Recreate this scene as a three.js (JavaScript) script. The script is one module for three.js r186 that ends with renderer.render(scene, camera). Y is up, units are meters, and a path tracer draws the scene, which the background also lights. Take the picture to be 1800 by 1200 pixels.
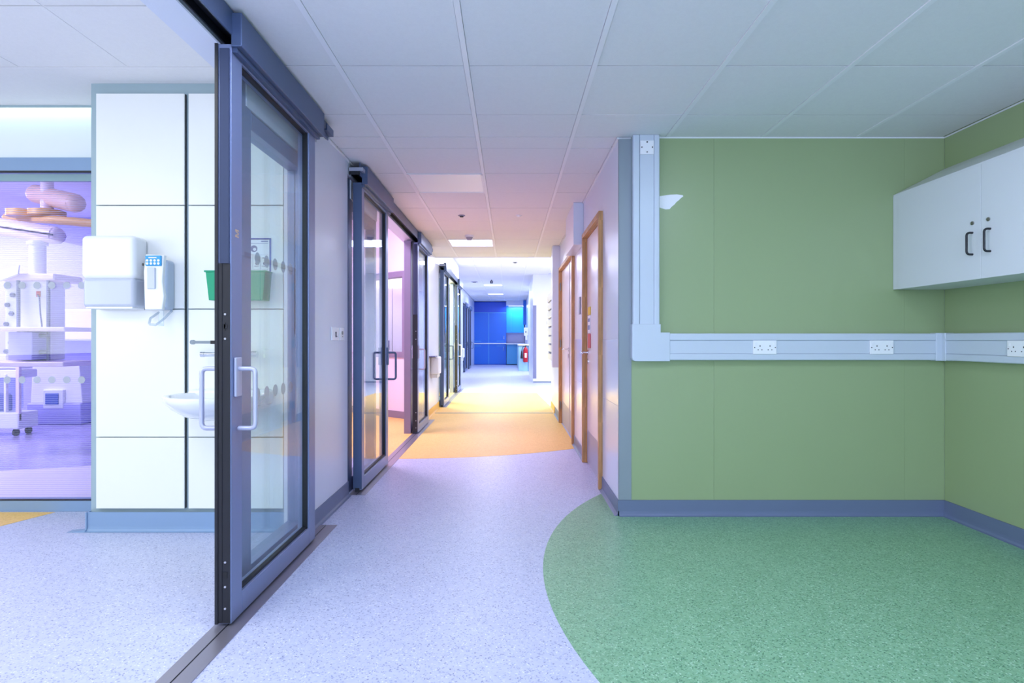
import * as THREE from 'three';
import { RoundedBoxGeometry } from 'three/addons/geometries/RoundedBoxGeometry.js';
import { mergeGeometries, toCreasedNormals } from 'three/addons/utils/BufferGeometryUtils.js';
import { RectAreaLightUniformsLib } from 'three/addons/lights/RectAreaLightUniformsLib.js';
import { FontLoader } from 'three/addons/loaders/FontLoader.js';
import { TextGeometry } from 'three/addons/geometries/TextGeometry.js';

// ---------------------------------------------------------------- camera, lights, exposure
RectAreaLightUniformsLib.init();
const W = 1800, H = 1200, FOCAL = 1043, EYE = 1.115;
const scene = new THREE.Scene();
scene.background = new THREE.Color(0x000000);
const camera = new THREE.PerspectiveCamera(2 * Math.atan(H / 2 / FOCAL) * 180 / Math.PI, W / H, 0.05, 80);
camera.position.set(0, EYE, 0);
camera.lookAt(0, EYE, -10);
camera.setViewOffset(W, H, 5, 3.5, W, H);
const renderer = new THREE.WebGLRenderer({ antialias: true });
renderer.toneMapping = THREE.LinearToneMapping;
renderer.toneMappingExposure = 1.16;
renderer.shadowMap.enabled = true;
renderer.outputColorSpace = THREE.SRGBColorSpace;

// lamp strengths (radiance of the luminaire face) and tints
const LAMP = {
  corridor: [14, 0xd0d8ff], corridorFar: [50, 0xdde2ff], corridorLast: [62, 0xd6e0ff], bay: [12.5, 0xd2e8ff], roomOne: [11, 0xecede8], roomTwo: [36, 0xf4daff],
  soffitFill: [24, 0xdbe8ff], roomThree: [110, 0xf6ffd8], theatre: [44, 0xe2d6ff], cove: [11, 0xd8fff0], sideBay: [62, 0xf0f2ff], alcove: [70, 0xdbe8ff],
  unseenDaylight: [10.5, 0xcfe0ff], unseenDaylightRoom: [3.3, 0xeaf0ea],  // both serve the unseen windows
};

// ---------------------------------------------------------------- helpers
let seed = 7;
const rnd = () => { seed = (seed * 1664525 + 1013904223) >>> 0; return seed / 4294967296; };
const V = (x, y, d) => new THREE.Vector3(x, y, -d);
const names = {};
function numbered(n) { const k = names[n] = (names[n] ?? -1) + 1; return k ? `${n}_${String(k).padStart(3, '0')}` : n; }
const baseOf = new WeakMap();
function thing(name, label, category, [x, y, d], group) {
  const o = new THREE.Group(); o.name = numbered(name); o.position.set(x, y, -d); scene.add(o);
  baseOf.set(o, o.position.clone());
  o.userData = { label, category }; if (group) o.userData.group = group;
  return o;
}
function structure(name, [x, y, d] = [0, 0, 0]) {
  const o = new THREE.Group(); o.name = numbered(name); o.position.set(x, y, -d); scene.add(o);
  baseOf.set(o, o.position.clone()); o.userData = { kind: 'structure' };
  return o;
}
function part(name, geos, mat, parent, label) {
  const list = (Array.isArray(geos) ? geos : [geos]).map(g => g.index ? g.toNonIndexed() : g.clone());
  const g = list.length > 1 ? mergeGeometries(list.map(q => { for (const k of Object.keys(q.attributes)) if (!['position', 'normal', 'uv'].includes(k)) q.deleteAttribute(k); return q; })) : list[0];
  const b = baseOf.get(parent) ?? new THREE.Vector3();
  metres(g);
  g.translate(-b.x, -b.y, -b.z);
  const m = new THREE.Mesh(g, mat); m.name = name; m.castShadow = m.receiveShadow = true;
  (parent ?? scene).add(m); baseOf.set(m, b);
  if (parent === scene) m.name = numbered(name);
  if (label) m.userData.label = label;
  return m;
}
function struct(name, geos, mat) { const m = part(name, geos, mat, scene); m.userData.kind = 'structure'; return m; }
function one(name, label, category, geos, mat, group) { const m = part(name, geos, mat, scene); m.userData = { label, category }; if (group) m.userData.group = group; return m; }
function metres(g) {                       // uv in metres, by the way each face looks
  if (g.userData.keepUV) return g;
  const p = g.attributes.position, n = g.attributes.normal, uv = new Float32Array(p.count * 2);
  for (let i = 0; i < p.count; i++) {
    const ax = Math.abs(n.getX(i)), ay = Math.abs(n.getY(i)), az = Math.abs(n.getZ(i));
    let u, v;
    if (ay >= ax && ay >= az) { u = p.getX(i); v = p.getZ(i); } else if (ax >= az) { u = p.getZ(i); v = p.getY(i); } else { u = p.getX(i); v = p.getY(i); }
    uv[2 * i] = u; uv[2 * i + 1] = v;
  }
  g.setAttribute('uv', new THREE.BufferAttribute(uv, 2)); return g;
}
function B(x0, x1, y0, y1, d0, d1) {
  const g = new THREE.BoxGeometry(Math.abs(x1 - x0), Math.abs(y1 - y0), Math.abs(d1 - d0));
  g.translate((x0 + x1) / 2, (y0 + y1) / 2, -(d0 + d1) / 2); return g.toNonIndexed();
}
function R(x0, x1, y0, y1, d0, d1, r = 0.004, s = 2) {
  const g = new RoundedBoxGeometry(Math.abs(x1 - x0), Math.abs(y1 - y0), Math.abs(d1 - d0), s, r);
  g.translate((x0 + x1) / 2, (y0 + y1) / 2, -(d0 + d1) / 2); return g.index ? g.toNonIndexed() : g;
}
function T(pts, r, seg = 24, radial = 10, closed = false) {
  const c = new THREE.CatmullRomCurve3(pts.map(p => V(...p)), closed, 'catmullrom', 0.02);
  return capped(new THREE.TubeGeometry(c, seg, r, radial, closed), c, r, closed);
}
function capped(g, c, r, closed) {
  if (closed) return g.toNonIndexed();
  const out = [g.toNonIndexed()];
  for (const t of [0, 1]) { const s = new THREE.SphereGeometry(r, 10, 6); const p = c.getPoint(t); s.translate(p.x, p.y, p.z); out.push(s.toNonIndexed()); }
  return mergeGeometries(out);
}
function bent(pts, r, bend = 0.02) {       // a bar with rounded corners
  const path = new THREE.CurvePath(), P = pts.map(p => V(...p)); let from = P[0];
  for (let i = 1; i < P.length - 1; i++) {
    const a = P[i].clone().add(P[i - 1].clone().sub(P[i]).setLength(bend)), b = P[i].clone().add(P[i + 1].clone().sub(P[i]).setLength(bend));
    path.add(new THREE.LineCurve3(from, a)); path.add(new THREE.QuadraticBezierCurve3(a, P[i], b)); from = b;
  }
  path.add(new THREE.LineCurve3(from, P[P.length - 1]));
  return capped(new THREE.TubeGeometry(path, 48, r, 10, false), path, r, false);
}
function C(x, y, d, r, len, axis = 'y', seg = 24, r2 = r) {
  const g = new THREE.CylinderGeometry(r2, r, len, seg);
  if (axis === 'x') g.rotateZ(-Math.PI / 2); if (axis === 'z') g.rotateX(Math.PI / 2);
  g.translate(x, y, -d); return g.toNonIndexed();
}
function ext(points, depth, place, bevel = 0) {   // extruded outline
  const s = Array.isArray(points) ? new THREE.Shape(points.map(p => new THREE.Vector2(...p))) : points;
  const g = new THREE.ExtrudeGeometry(s, { depth, bevelEnabled: bevel > 0, bevelSize: bevel, bevelThickness: bevel, bevelSegments: 2, curveSegments: 48 });
  if (place) place(g); return g.index ? g.toNonIndexed() : g;
}
const lathe = (pts, seg = 48) => new THREE.LatheGeometry(pts.map(p => new THREE.Vector2(...p)), seg).toNonIndexed();

// ---------------------------------------------------------------- textures and materials
function dataTex(n, fill, repeatMetres, srgb = true) {
  const a = new Uint8Array(n * n * 4); fill(a, n);
  const t = new THREE.DataTexture(a, n, n, THREE.RGBAFormat);
  t.wrapS = t.wrapT = THREE.RepeatWrapping; t.magFilter = THREE.LinearFilter; t.minFilter = THREE.LinearMipmapLinearFilter; t.generateMipmaps = true;
  if (srgb) t.colorSpace = THREE.SRGBColorSpace; t.repeat.set(1 / repeatMetres, 1 / repeatMetres); t.needsUpdate = true; return t;
}
function valueNoise(n, cells) {            // tiling value noise
  const g = new Float32Array(cells * cells).map(() => rnd()), out = new Float32Array(n * n);
  for (let y = 0; y < n; y++) for (let x = 0; x < n; x++) {
    const fx = x / n * cells, fy = y / n * cells, ix = fx | 0, iy = fy | 0, tx = fx - ix, ty = fy - iy;
    const sx = tx * tx * (3 - 2 * tx), sy = ty * ty * (3 - 2 * ty), q = (i, j) => g[(j % cells) * cells + (i % cells)];
    out[y * n + x] = (q(ix, iy) * (1 - sx) + q(ix + 1, iy) * sx) * (1 - sy) + (q(ix, iy + 1) * (1 - sx) + q(ix + 1, iy + 1) * sx) * sy;
  }
  return out;
}
function vinyl(base, flecks, count, mottle = 5) {
  return dataTex(1024, (a, n) => {
    const m1 = valueNoise(n, 96), m2 = valueNoise(n, 24);
    for (let i = 0; i < n * n; i++) { const k = (m1[i] - .5) * mottle * 2 + (m2[i] - .5) * mottle; for (let c = 0; c < 3; c++) a[4 * i + c] = Math.max(0, Math.min(255, base[c] + k)); a[4 * i + 3] = 255; }
    for (let f = 0; f < count; f++) {
      const col = flecks[(rnd() * flecks.length) | 0], x0 = rnd() * n, y0 = rnd() * n, ang = rnd() * 6.28, len = 1 + rnd() * 3.2, wid = .7 + rnd() * 1.1, al = .15 + rnd() * .45;
      for (let s = -len; s <= len; s += .5) for (let w = -wid; w <= wid; w += .5) {
        const x = ((x0 + Math.cos(ang) * s - Math.sin(ang) * w) | 0) & (n - 1), y = ((y0 + Math.sin(ang) * s + Math.cos(ang) * w) | 0) & (n - 1), i = 4 * (y * n + x);
        for (let c = 0; c < 3; c++) a[i + c] = a[i + c] * (1 - al) + col[c] * al;
      }
    }
  }, 1.1);
}
const std = (color, roughness = 0.5, extra = {}) => new THREE.MeshStandardMaterial({ color, roughness, ...extra });
const phys = (color, roughness, extra = {}) => new THREE.MeshPhysicalMaterial({ color, roughness, ...extra });
const grain = dataTex(512, (a, n) => {
  const m = valueNoise(n, 128), q = valueNoise(n, 40);
  for (let i = 0; i < n * n; i++) { const v = 255 * (m[i] * .6 + q[i] * .4); a[4 * i] = a[4 * i + 1] = a[4 * i + 2] = v; a[4 * i + 3] = 255; }
}, 0.35, false);
const tileMap = dataTex(512, (a, n) => {
  const m = valueNoise(n, 128), q = valueNoise(n, 32);
  for (let i = 0; i < n * n; i++) { const v = 246 + (m[i] - .5) * 3 + (q[i] - .5) * 2; a[4 * i] = a[4 * i + 1] = a[4 * i + 2] = v; a[4 * i + 3] = 255; }
}, 0.5);
const woodMap = dataTex(512, (a, n) => {
  const lines = valueNoise(n, 64), broad = valueNoise(n, 10);
  for (let y = 0; y < n; y++) for (let x = 0; x < n; x++) {
    const i = y * n + x, l = lines[((y >> 5) * n + x) % (n * n)], k = .8 + .25 * l + .12 * (broad[i] - .5);
    a[4 * i] = Math.min(255, 212 * k); a[4 * i + 1] = Math.min(255, 158 * k); a[4 * i + 2] = Math.min(255, 100 * k); a[4 * i + 3] = 255;
  }
}, 0.5);
const M = {
  floor: phys(0xffffff, 0.4, { map: vinyl([196, 200, 226], [[150, 158, 196], [232, 234, 246], [128, 134, 172], [170, 180, 214]], 11000, 4) }),
  floorGreen: phys(0xffffff, 0.34, { map: vinyl([134, 180, 144], [[146, 196, 164], [88, 140, 108], [180, 214, 190], [98, 150, 114], [78, 122, 98]], 17000, 7) }),
  floorYellow: phys(0xffffff, 0.5, { map: vinyl([243, 198, 110], [[250, 214, 140], [220, 162, 66], [246, 200, 110]], 9000, 4) }),
  floorTheatre: phys(0xb6acd8, 0.18),
  floorPeach: phys(0xfff0e6, 0.3),
  wall: phys(0xe0e5f4, 0.3, { bumpMap: grain, bumpScale: 0.0002 }),
  wallMatt: std(0xeaeef2, 0.6),
  wallGreen: phys(0x9cae82, 0.33, { bumpMap: grain, bumpScale: 0.00012 }),
  wallPink: std(0xefe2f2, 0.6),
  wallViolet: std(0xb6b2f0, 0.55),
  wallYellow: std(0xf4f4d2, 0.6),
  tile: std(0xf6f6f8, 0.85, { map: tileMap }),
  bar: std(0xf4f4f8, 0.5), gap: std(0x7c7e8a, 0.8),
  trimWhite: std(0xeef0f4, 0.4),
  skirting: std(0x6c7896, 0.42), skirtingTeal: std(0x86a2c4, 0.42), skirtingYellow: std(0xe6b44a, 0.4),
  alu: phys(0x7f8cb0, 0.34, { metalness: 0.35 }), aluDark: phys(0x516283, 0.36, { metalness: 0.35 }), aluLight: phys(0xb4bccc, 0.3, { metalness: 0.5 }),
  track: phys(0xa09ca6, 0.34, { metalness: 0.7 }),
  handle: phys(0xb8bcd0, 0.35, { metalness: 0.3 }),
  black: std(0x14161e, 0.45), dark: std(0x2a2c34, 0.5), gasket: std(0x0c0e14, 0.5),
  brush: std(0x2c3854, .7),
  sheet: phys(0xdce2f4, .2),
  splash: std(0xc4c0da, .4),
  silver: std(0xc6cad8, .4),
  screw: phys(0xd8d8dc, 0.3, { metalness: 0.8 }),
  glass: phys(0xf4fafa, 0.0, { transmission: 1, thickness: 0, ior: 1.5, specularIntensity: 0.65 }),
  frosted: phys(0xd6dce2, 0.5, { transmission: 0.5, thickness: 0 }),
  clear: phys(0xe8eef4, 0.08, { transmission: 0.85, thickness: 0 }),
  panel: phys(0xf2f4f2, 0.3), panelFrame: std(0x9fb4bc, 0.45),
  ceramic: phys(0xf4f7fa, 0.1, { clearcoat: 0.6 }), chrome: phys(0xdfe4ea, 0.12, { metalness: 1 }),
  plastic: phys(0xf4f6f8, 0.28), plasticGrey: phys(0xb9c6da, 0.3), plasticSmoke: phys(0xdde4f2, 0.2, { transmission: 0.3, thickness: 0 }),
  teal: phys(0x0f9f74, 0.35), blueLabel: std(0x2f9fd8, 0.4),
  trunk: phys(0xccd5e2, 0.32), socket: phys(0xf6f6fa, 0.25), line: std(0x8e9ab4, 0.6),
  cupboard: phys(0xdfe1e7, 0.34), lock: phys(0x8c8a80, 0.3, { metalness: 0.8 }),
  wood: std(0xffffff, 0.45, { map: woodMap }), doorFace: phys(0xece0e4, 0.26), kick: phys(0x9a99ac, 0.35),
  blue: phys(0x1f76e8, 0.35), blueDark: phys(0x1a54d8, 0.35), cyan: phys(0x1aa0ff, 0.3), cyanPale: phys(0x4fb0ee, 0.3), aqua: std(0xa8d6e6, 0.4),
  red: phys(0xc01424, 0.3), purple: std(0x8a8198, 0.4), guard: phys(0x8c979f, 0.4), guardFar: phys(0x777aa0, 0.4),
  boom: phys(0xf6e4ec, 0.35), boomPeach: phys(0xf6cfc0, 0.4), boomOrange: phys(0xf4c078, 0.4), white: phys(0xfafafc, 0.35), screenBlue: std(0x4c64b8, 0.3),
  slat: std(0xe0dcf4, 0.5), yellowSign: std(0xf2cf2a, 0.5), redSign: std(0xd24a58, 0.5), gold: std(0xc7a98a, 0.4),
  paper: std(0xfbfbff, 0.8),
};
const glow = (color, strength) => new THREE.MeshStandardMaterial({ color: 0xffffff, roughness: 0.6, emissive: color, emissiveIntensity: strength });

// heights
const CEIL = 2.395, CEIL_HIGH = 2.805, CEIL_ROOM = 2.615, CEIL_THEATRE = 2.95;
const XL = -1.155, XR = 0.695;             // corridor wall faces
const WALL_BACK = -1.29;                   // room side of the corridor's left wall

// ---------------------------------------------------------------- floor
{
  const f = struct('floor', B(-9.5, 4.2, -0.15, 0, -3.6, 29), M.floor);
  // green half-round in the bay
  const s = new THREE.Shape(); const cx = 2.756, cd = 2.75, r = 2.595;
  s.moveTo(cx, cd - r);
  for (let i = 1; i <= 80; i++) {
    const a = -Math.PI / 2 - Math.PI * i / 80, x = cx + Math.cos(a) * r, d = cd - Math.sin(-a) * -r * -1;
    s.lineTo(x, cd + Math.sin(a) * r);
  }
  s.lineTo(cx, cd - r);
  const cut = [];                          // keep it out from under the walls
  const g = ext(clipShape(s.getPoints(), (x, d) => !(d > 3.76 && x > XR)), 0.0012, q => { q.rotateX(-Math.PI / 2); });
  part('green_vinyl', g, M.floorGreen, f, 'green flecked vinyl in a half round');
  // yellow zone across the corridor and into the second room
  const arc = []; for (let i = 0; i <= 40; i++) { const x = -1.04 + (XR + 1.04) * i / 40; arc.push([x, 8.62 - Math.sqrt(3.07 ** 2 - (x + 1.04) ** 2)]); }
  const zone = [[-2.6, 5.75], [-2.2, 5.65], ...arc, [XR, 9.8], [0.58, 12.4], [-1.15, 12.5], [-2.6, 12.5]];
  part('yellow_vinyl', ext(zone.map(([x, d]) => [x, d]), 0.0012, q => q.rotateX(-Math.PI / 2)), M.floorYellow, f, 'yellow vinyl across the corridor');
  part('yellow_vinyl', ext([[-5, 3.30], [-3.04, 3.54], [-2.93, 3.83], [-5, 3.83]], 0.0012, q => q.rotateX(-Math.PI / 2)), M.floorYellow, f);
  part('violet_vinyl', B(-9.4, -2.72, 0, 0.0012, 3.95, 8.9), M.floorTheatre, f, 'glossy violet floor of the treatment room');
  part('peach_vinyl', ext([[-9.4, 3.95], [-2.72, 3.95], [-2.72, 5.6], [-3.9, 5.15], [-5.3, 4.75], [-9.4, 4.4]], 0.0012, q => { q.rotateX(-Math.PI / 2); q.translate(0, 0.0012, 0); }), M.floorPeach, f, 'pale peach floor by the glass');
}
function clipShape(pts, ok) {              // half disc against the bay corner (XR, 3.76)
  const out = [];
  for (const p of pts) {
    if (ok(p.x, p.y)) out.push([p.x, p.y]);
    else if (out.length && !out.done) { out.done = 1; const q = out[out.length - 1]; if (q[1] > 3.76) out.push([XR, q[1]]); }
  }
  // walk: start (cx, cd-r) -> ... -> corridor point -> (XR, y) -> (XR,3.76) -> (cx,3.76)
  out.push(); return orderHalf(out);
}
function orderHalf(p) {
  const A = p.filter(q => !(q[0] > XR && q[1] > 3.7)), start = A.findIndex(q => q[0] > 2.7 && q[1] < 1);
  const list = A.filter((q, i) => !(q[0] > 2.7 && q[1] > 1));
  const far = list.reduce((m, q) => q[1] > m[1] ? q : m, [0, 0]);
  return [...list, [XR, far[1]], [XR, 3.76], [2.756, 3.76]];
}

// ---------------------------------------------------------------- walls
// corridor, left
struct('wall_left', [B(WALL_BACK, XL, 0, 3.1, 3.40, 4.24)], M.wall);
struct('wall_left', [B(WALL_BACK, XL, 0, 3.1, 8.02, 9.72)], M.wall);
struct('wall_left', [B(WALL_BACK, XL, 2.30, 3.1, -3.5, 3.40), B(WALL_BACK, XL, 2.30, 3.1, 4.24, 8.02), B(WALL_BACK, XL, 2.30, 3.1, 9.72, 13.45)], M.wall);
struct('wall_left', [B(WALL_BACK, XL, 0, 3.1, -3.5, -0.3)], M.wall);
struct('wall_left', B(-1.7, XL, 0, 3.1, 13.45, 13.6), M.wall); struct('wall_left', B(-1.7, -1.55, 0, 3.1, 13.6, 19.9), M.wall); struct('wall_left', B(-1.7, -1.55, 2.35, 3.1, 19.9, 23.6), M.wall); struct('wall_left', B(-1.7, -1.55, 0, 3.1, 23.6, 26.9), M.wall);
// corridor, right
const door1 = [4.40, 5.42], door2 = [6.30, 7.98], DOORTOP = 2.07;
struct('wall_right', [B(XR, XR + .14, 0, 3.1, 3.908, door1[0]), B(XR, XR + .006, 0, 3.1, 3.76, 3.908), B(XR, XR + .14, DOORTOP, 3.1, ...door1), B(XR, XR + .14, 0, 3.1, door1[1], door2[0]), B(XR, XR + .14, DOORTOP, 3.1, ...door2), B(XR, XR + .14, 0, 3.1, door2[1], 9.8), B(XR + .12, XR + .14, 0, DOORTOP, ...door1), B(XR + .12, XR + .14, 0, DOORTOP, ...door2)], M.wall);
{
  const w = scene.getObjectByName('wall_right');
  for (const [a, b] of [[3.765, 4.398], [5.423, 6.298]]) for (const [lo, hi] of [[.06, .69], [.692, 1.115]]) part('wall_sheet', R(XR - .0025, XR, lo, hi, a, b, .0008, 1), M.sheet, w);
}
struct('wall_right', B(0.62, 3.2, 0, 3.1, 15.4, 18.6), M.wall); struct('wall_right', B(0.72, 3.2, 0, 3.1, 20.9, 27), M.wall);
struct('wall_right', B(3.05, 3.2, 0, 3.1, 9.8, 15.4), M.wall); struct('wall_front', B(XR + .14, 3.2, 0, 3.1, 9.65, 9.8), M.wall); struct('wall_right', B(2.9, 3.2, 0, 3.1, 18.6, 20.9), M.wall);
// bay
const BX0 = XR, BX1 = 2.756, BD = 3.757;
{
  const w = struct('wall_back', B(XR + .006, 2.95, 0, 3.1, BD + .012, BD + .15), M.wallMatt);
  const edges = [XR + .078, 1.297, 2.503, BX1];
  for (let i = 0; i < 3; i++) part('wall_panel', R(edges[i] + .0004, edges[i + 1] - .0004, 0.05, CEIL + .03, BD, BD + .012, 0.0005, 1), M.wallGreen, w, i ? undefined : 'green hygienic wall sheet');
  const w2 = struct('wall_right', B(BX1 + .01, 2.95, 0, 3.1, -3.5, BD + .01), M.wallMatt);
  for (const [a, b] of [[3.757 - 2.44, BD], [0.1, 3.757 - 2.44], [-3.5, 0.1]]) part('wall_panel', R(BX1, BX1 + .012, 0.05, CEIL + .03, a + .0004, b - .0004, 0.0005, 1), M.wallGreen, w2);
}
struct('wall_front', [B(-9.6, -.95, 0, 3.1, -3.65, -3.5), B(1.2, 4.2, 0, 3.1, -3.65, -3.5), B(-.95, 1.2, 0, .85, -3.65, -3.5), B(-.95, 1.2, 2.3, 3.1, -3.65, -3.5)], M.wall);
function unseenWindow(n, u0, u1, y0, y1, at, face, kind) {   // unseen obscured window, out of view, placed to light near ceiling and wash room
  const P = (a, b, c, e, t0, t1) => face === 'd' ? B(a, b, c, e, at + t0, at + t1) : B(at + t0, at + t1, c, e, a, b);
  const w = structure('window_' + n, face === 'd' ? [(u0 + u1) / 2, (y0 + y1) / 2, at] : [at, (y0 + y1) / 2, (u0 + u1) / 2]);
  for (const q of [[u0, u0 + .05, y0, y1], [u1 - .05, u1, y0, y1], [u0, u1, y0, y0 + .05], [u0, u1, y1 - .05, y1], [(u0 + u1) / 2 - .025, (u0 + u1) / 2 + .025, y0, y1]]) part('window_frame', P(...q, -.1, -.02), M.trimWhite, w);
  part('pane', P(u0 + .05, u1 - .05, y0 + .05, y1 - .05, -.09, -.08), glow(LAMP[kind][1], .9), w);
  const L = new THREE.RectAreaLight(LAMP[kind][1], LAMP[kind][0], u1 - u0 - .1, y1 - y0 - .1);
  if (face === 'd') { L.position.set(0, 0, .01); } else { L.position.set(.01, 0, 0); L.rotation.y = -Math.PI / 2; }
  w.add(L);
}
unseenWindow(8, -.95, 1.2, .85, 2.3, -3.5, 'd', 'unseenDaylight');  // unseen, behind the viewpoint; evens out ceiling and frontal walls
unseenWindow(9, -2.4, 2.6, .9, 2.3, -5.2, 'x', 'unseenDaylightRoom');  // unseen, lights the wash room from the left
struct('wall_back', B(-1.7, 3.2, 0, 3.1, 27, 27.15), M.wall);
// first room, left
struct('wall_left', [B(-5.35, -5.2, 0, 3.1, -3.5, -2.4), B(-5.35, -5.2, 0, 3.1, 2.6, 3.85), B(-5.35, -5.2, 0, .9, -2.4, 2.6), B(-5.35, -5.2, 2.3, 3.1, -2.4, 2.6)], M.wallMatt);
struct('wall_back', [B(-9.5, -2.44, 2.295, 3.1, 3.87, 3.97), B(-9.5, -5.4, 0, 2.295, 3.87, 3.97)], M.wallMatt);
// second room
{
  const a = V(-1.20, 0, 8.18), b = V(-2.62, 0, 9.35);       // slanted partition with a window in it
  const len = a.distanceTo(b), ang = Math.atan2(-(b.z - a.z), b.x - a.x);
  const put = g => { g.rotateY(ang); g.translate(a.x, 0, a.z); return g; };
  const s0 = 0.27, s1 = 1.2;                               // window from s0 to s1 along the wall
  const box = (u0, u1, y0, y1, t0, t1) => { const g = new THREE.BoxGeometry(u1 - u0, y1 - y0, t1 - t0); g.translate((u0 + u1) / 2, (y0 + y1) / 2, (t0 + t1) / 2); return put(g.toNonIndexed()); };
  const t = -0.05;
  struct('wall_back', [box(0, s0, 0, 3.1, t, .05), box(s1, len, 0, 3.1, t, .05), box(s0, s1, 0, 0.86, t, .05), box(s0, s1, 2.08, 3.1, t, .05)], M.wallPink);
  const w = structure('window_1', [0, 0, 0]);
  for (const f of [[s0, s1, 2.0, 2.08], [s0, s1, .86, .94], [s0, s0 + .07, .94, 2.0], [s1 - .07, s1, .94, 2.0]]) part('window_frame', box(...f, -.07, .07), M.purple, w);
  part('pane', box(s0 + .07, s1 - .07, .94, 2.0, -.004, .004), M.glass, w);
  const sk = box(0, len, 0, .10, .05, .062), sk2 = box(0, len, 0, .10, -.062, -.05); struct('baseboard_back', [sk, sk2], M.purple);
}
struct('wall_left', B(-2.68, -2.62, 0, 3.1, 4.0, 11), M.wallPink);
struct('wall_back', [B(-2.62, -1.29, 0, 3.1, 4.05, 4.2)], M.wallPink);

struct('wall_back', [B(-3.6, -1.29, 0, 3.1, 13.45, 13.6)], M.wallYellow);
struct('wall_left', B(-3.0, -2.9, 0, 3.1, 9.8, 13.45), M.wallYellow);
struct('wall_back', [B(-3.0, -1.29, 0, 3.1, 9.6, 9.7)], M.wallYellow);
struct('ceiling', B(-2.62, -1.32, 2.98, 3.04, 4.2, 9.6), M.wallPink);
struct('ceiling', B(-1.33, -1.289, 2.39, 3.04, 4.24, 9.6), M.wallPink);
struct('ceiling', B(-3.0, -1.29, 2.60, 2.66, 9.7, 13.45), M.wallYellow);
{
  const t = thing('tall_cabinet', 'tall white cabinet behind the purple framed window', 'cabinet', [-1.75, 0, 9.4]);
  part('carcass', R(-2.2, -1.45, 0, 1.95, 9.3, 9.58, .006), M.trimWhite, t);
  for (const [a, b] of [[-2.19, -1.83], [-1.82, -1.46]]) { const l = part('door', R(a, b, .05, 1.92, 9.275, 9.3, .004), M.paper, t); part('handle', R(a + .3, a + .32, .95, 1.1, 9.25, 9.276, .004), M.guardFar, l); }
}
// treatment room beyond the glass
struct('wall_back', B(-9.5, -2.7, 0, 3.1, 8.9, 9.0), M.wallViolet);
struct('wall_left', B(-9.6, -9.5, 0, 3.1, 3.9, 9), M.wallViolet);
struct('wall_right', B(-2.72, -2.68, 0, 3.1, 3.97, 9), M.wallViolet);
struct('ceiling', B(-9.5, -2.7, CEIL_THEATRE, 3.02, 3.97, 9), M.wallPink);
// roof over everything
struct('ceiling', B(-9.6, 4.2, 3.1, 3.2, -3.65, 29), M.wallMatt);

// ---------------------------------------------------------------- ceilings
const P0 = -0.2, Q0 = 2.18;                // grid phase across and along
function gridCeiling(x0, x1, d0, d1, y, px, qd, skip, big) {
  const c = structure('ceiling', [(x0 + x1) / 2, y, (d0 + d1) / 2]);
  const lines = (a, b, p) => { const L = [a]; for (let k = Math.ceil((a - p) / .6 + 1e-6); p + .6 * k < b - 1e-6; k++) L.push(p + .6 * k); L.push(b); return L; };
  const xs = lines(x0, x1, px), ds = lines(d0, d1, qd), cache = {};
  for (let i = 0; i + 1 < xs.length; i++) for (let j = 0; j + 1 < ds.length; j++) {
    const cx = (xs[i] + xs[i + 1]) / 2, cd = (ds[j] + ds[j + 1]) / 2, w = xs[i + 1] - xs[i], l = ds[j + 1] - ds[j];
    if (w < .04 || l < .04 || (skip && skip(cx, cd))) continue;
    const key = w.toFixed(3) + '_' + l.toFixed(3);
    cache[key] ??= metres(B(-w / 2 + (big ? .003 : .0137), w / 2 - (big ? .003 : .0137), 0, .015, -l / 2 + .0038, l / 2 - .0038));
    const m = new THREE.Mesh(cache[key], M.tile); m.name = 'ceiling_tile'; m.position.set(cx - (x0 + x1) / 2, (rnd() - .5) * .0016 + .001, -(cd - (d0 + d1) / 2)); m.castShadow = m.receiveShadow = true;
    c.add(m);
  }
  const wide = big ? .004 : .012;
  for (let i = 1; i + 1 < xs.length; i++) {
    const seg = []; for (let j = 0; j + 1 < ds.length; j++) { const cd = (ds[j] + ds[j + 1]) / 2; if (!(skip && skip(xs[i] - .3, cd) && skip(xs[i] + .3, cd))) seg.push(B(xs[i] - wide, xs[i] + wide, y - (big ? -.004 : .003), y + .012, ds[j], ds[j + 1])); }
    part('grid_runner', seg, M.bar, c);
  }
  for (let j = 1; j + 1 < ds.length; j++) part('cross_tee', B(x0, x1, y + .009, y + .014, ds[j] - .007, ds[j] + .007), M.gap, c);
  return c;
}
const panelSpots = { corridor: [[-.5, 1.88], [-.5, -1.12]], off: [-.5, 4.88], lit: [-.5, 7.88], bay: [[1.3, 1.88], [1.3, -.52]] };
const isSpot = (x, d, L) => L.some(([a, b]) => Math.abs(a - x) < .29 && Math.abs(b - d) < .29);
gridCeiling(XL, XR, 3.757, 9.2, CEIL, P0, Q0, (x, d) => isSpot(x, d, [panelSpots.off, panelSpots.lit]));
gridCeiling(XL, BX1, 0.38, 3.757, CEIL, P0, Q0, (x, d) => isSpot(x, d, [...panelSpots.corridor, ...panelSpots.bay]));
gridCeiling(-1.55, 3.05, 9.3, 26.9, CEIL_HIGH, P0, 9.77, (x, d) => x > .7 && (d > 15.4 && d < 18.6 || d > 20.9) || isSpot(x, d, [[-.5, 13.07], [-.5, 18.47], [-.5, 22.07]]));
gridCeiling(-5.2, WALL_BACK, -.33, 3.27, CEIL_ROOM, -2.1, 2.67, (x, d) => isSpot(x, d, [[-1.8, .57], [-1.8, 1.17], [-3.6, .57], [-3.6, 1.17]]), true);
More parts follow.
